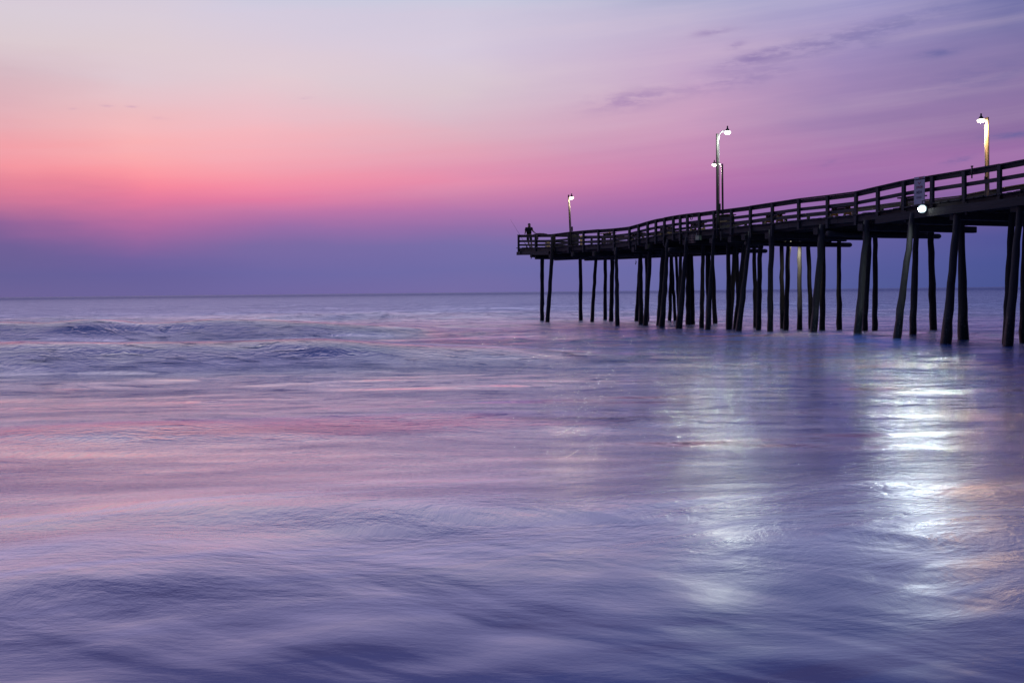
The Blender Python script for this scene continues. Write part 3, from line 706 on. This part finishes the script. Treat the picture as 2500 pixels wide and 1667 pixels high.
# ------------------------------------------------------------------ angler
sp_, _ = on(1292, 600, .55); zf = zdeck(sp_) + .012
org = world(sp_, .55, zf)
person = empty('person', org); tag(person, 'person in dark t-shirt and shorts standing at the seaward end rail, arms resting on it', 'person', None)
def skin(name, verts, edges, rads, mat, parent, sub=2):
    me = bpy.data.meshes.new(name); me.from_pydata([Vector(v) for v in verts], edges, []); me.materials.append(M[mat])
    o = bpy.data.objects.new(name, me); COL.objects.link(o); o.parent = parent
    md = o.modifiers.new('skin', 'SKIN'); md.use_smooth_shade = True
    if not me.skin_vertices: me.skin_vertices.new() if hasattr(me.skin_vertices, 'new') else None
    sv = me.skin_vertices[0].data
    for i, r_ in enumerate(rads):
        sv[i].radius = (r_, r_) if not isinstance(r_, tuple) else r_
    sv[0].use_root = True
    s2_ = o.modifiers.new('sub', 'SUBSURF'); s2_.levels = sub; s2_.render_levels = sub
    return o
# world axes: x right in the picture, y away from the camera
J = {}
V_ = []; E_ = []; R_ = []
def jn(name, p, r_, par=None):
    J[name] = len(V_); V_.append(p); R_.append(r_)
    if par is not None: E_.append((J[par], J[name]))
jn('pelvis', (.0, 0, .92), .17); jn('waist', (-.01, 0, 1.08), .185, 'pelvis'); jn('chest', (-.01, 0, 1.27), .195, 'waist'); jn('upper', (.0, -.01, 1.42), .14, 'chest')
jn('neck', (.01, -.02, 1.50), .072, 'upper'); jn('jaw', (.025, -.035, 1.575), .082, 'neck'); jn('head', (.02, -.02, 1.66), .10, 'jaw'); jn('crown', (.015, -.01, 1.735), .07, 'head')
for sg, hx, ex, wx in ((-1, -.21, -.27, -.30), (1, .19, .28, .42)):
    a = 'L' if sg < 0 else 'R'
    jn('sh' + a, (hx, 0, 1.42), .085, 'upper')
    if sg < 0:
        jn('el' + a, (ex, .02, 1.15), .056, 'sh' + a); jn('wr' + a, (wx, -.22, 1.02), .036, 'el' + a); hand = Vector((wx + .0, -.34, .995)); hd_ = Vector((0, -1, -.1))
    else:
        jn('el' + a, (ex, -.08, 1.20), .056, 'sh' + a); jn('wr' + a, (.44, -.24, 1.06), .036, 'el' + a); hand = Vector((.50, -.34, 1.02)); hd_ = Vector((.5, -.8, -.2))
    hd_.normalize(); wr = Vector(V_[J['wr' + a]])
    jn('pa' + a, tuple(wr.lerp(hand, .55)), (.040, .020), 'wr' + a)
    sd_ = hd_.cross(Vector((0, 0, 1))).normalized()
    for k, (off, ln) in enumerate(((-.030, .075), (-.010, .088), (.010, .082), (.030, .065))):
        b0 = wr.lerp(hand, .85) + sd_ * off
        jn('f%d%s' % (k, a), tuple(b0), .0105, 'pa' + a); jn('g%d%s' % (k, a), tuple(b0 + hd_ * ln * .5 + Vector((0, 0, -.008))), .009, 'f%d%s' % (k, a)); jn('h%d%s' % (k, a), tuple(b0 + hd_ * ln * .9 + Vector((0, 0, -.035))), .0075, 'g%d%s' % (k, a))
    b0 = wr.lerp(hand, .45) - sd_ * .045 * sg
    jn('t0' + a, tuple(b0), .012, 'pa' + a); jn('t1' + a, tuple(b0 + hd_ * .05 - sd_ * .02 * sg), .0095, 't0' + a)
for sg in (-1, 1):
    a = 'L' if sg < 0 else 'R'
    kx = sg * .12 + .03; fx = .04 if sg < 0 else .17
    jn('hip' + a, (sg * .095, 0, .86), .11, 'pelvis'); jn('kn' + a, (kx, -.02 * sg, .48), .072, 'hip' + a); jn('an' + a, (fx, .03 * sg, .09), .048, 'kn' + a)
    jn('he' + a, (fx - .01, .03 * sg + .03, .045), .038, 'an' + a); jn('to' + a, (fx + .07, .03 * sg - .14, .03), (.042, .026), 'an' + a)
skin('body', V_, E_, R_, 'skin', person)
# clothing follows the body
def sub(names, grow, edges, name, mat):
    vs = [V_[J[n]] for n in names]; rr = []
    for n in names:
        r0 = R_[J[n]]; rr.append(tuple(q_ + grow for q_ in r0) if isinstance(r0, tuple) else r0 + grow)
    skin(name, vs, [(names.index(a), names.index(b_)) for a, b_ in edges], rr, mat, person)
V_.append(tuple(Vector(V_[J['shL']]).lerp(Vector(V_[J['elL']]), .75))); R_.append(.068); J['slL'] = len(V_) - 1
V_.append(tuple(Vector(V_[J['shR']]).lerp(Vector(V_[J['elR']]), .65))); R_.append(.068); J['slR'] = len(V_) - 1
sub(['pelvis', 'waist', 'chest', 'upper', 'shL', 'slL', 'shR', 'slR'], .02, [('pelvis', 'waist'), ('waist', 'chest'), ('chest', 'upper'), ('upper', 'shL'), ('shL', 'slL'), ('upper', 'shR'), ('shR', 'slR')], 't_shirt', 'shirt')
V_.append((0, 0, .95)); R_.append(.17); J['belt'] = len(V_) - 1
sub(['pelvis', 'belt', 'hipL', 'knL', 'hipR', 'knR'], .022, [('pelvis', 'belt'), ('pelvis', 'hipL'), ('hipL', 'knL'), ('pelvis', 'hipR'), ('hipR', 'knR')], 'shorts', 'shorts')
for a in 'LR':
    an = Vector(V_[J['an' + a]]); skin('shoe', [an + Vector((0, .035, -.04)), an + Vector((.03, -.06, -.048)), an + Vector((.065, -.15, -.055))], [(0, 1), (1, 2)], [.046, .046, (.045, .032)], 'shoe', person, 2)
hc = Vector((.012, .005, 1.685))
m_ = MB(); m_.lathe(hc, [(.098, -.03), (.102, .02), (.09, .065), (.055, .095), (.01, .104)], 16); m_.build('hair', 'hair', person, True)
hd0 = Vector((.03, -.11, 1.655))
MB().tube([hd0 + Vector((0, .01, .02)), hd0 + Vector((.004, -.018, -.02)), hd0 + Vector((0, .01, -.03))], [.008, .014, .008], 8).build('nose', 'skin', person, True)
for sx_ in (-.03, .03):
    m_ = MB(); m_.lathe(hd0 + Vector((sx_, .012, .015)), [(.003, -.009), (.010, -.004), (.010, .004), (.003, .009)], 8); m_.build('eye', 'white', person, True)
MB().box(hd0 + Vector((-.022, .004, -.055)), hd0 + Vector((.022, .004, -.055)), .012, .007).build('mouth', 'red', person)
for sx_ in (-.085, .085): MB().tube([Vector((.02 + sx_, -.02, 1.63)), Vector((.02 + sx_ * 1.12, -.01, 1.66)), Vector((.02 + sx_, -.02, 1.685))], [.008, .016, .008], 8).build('ear', 'skin', person, True)

# rods leaning on the corner of the end railing
for (xa, ya, xb, yb, r0, lb) in ((1246, 536, 1288, 603, .012, 'long thin fishing rod leaning on the seaward corner rail, its tip over the sea'), (1281, 592, 1286, 601, .016, 'short rod butt leaning against the rail beside the long fishing rod')):
    sA, zA = on(xa, ya, -.3 if xa < 1270 else .2); sB, zB = on(xb, yb, .35)
    A_ = world(sA, -.3 if xa < 1270 else .2, zA); B_ = world(sB, .35, zdeck(sB) + .02)
    e = empty('fishing_rod', B_); tag(e, lb, 'fishing rod', 'fishing rods at the seaward rail')
    dd = A_ - B_
    MB().tube([dd * f for f in (0.12, .4, .7, .9, 1)], [r0, r0 * .8, r0 * .6, r0 * .42, r0 * .3], 8).build('blank', 'rod', e, True)
    MB().tube([dd * 0, dd * .14], r0 * 1.9, 8).build('handle', 'dark', e, True)
    m_ = MB(); m_.tube([dd * .2 + Vector((.0, -.03, .0)), dd * .2 + Vector((.05, -.06, -.02))], .035, 10); m_.build('reel', 'dark', e, True)
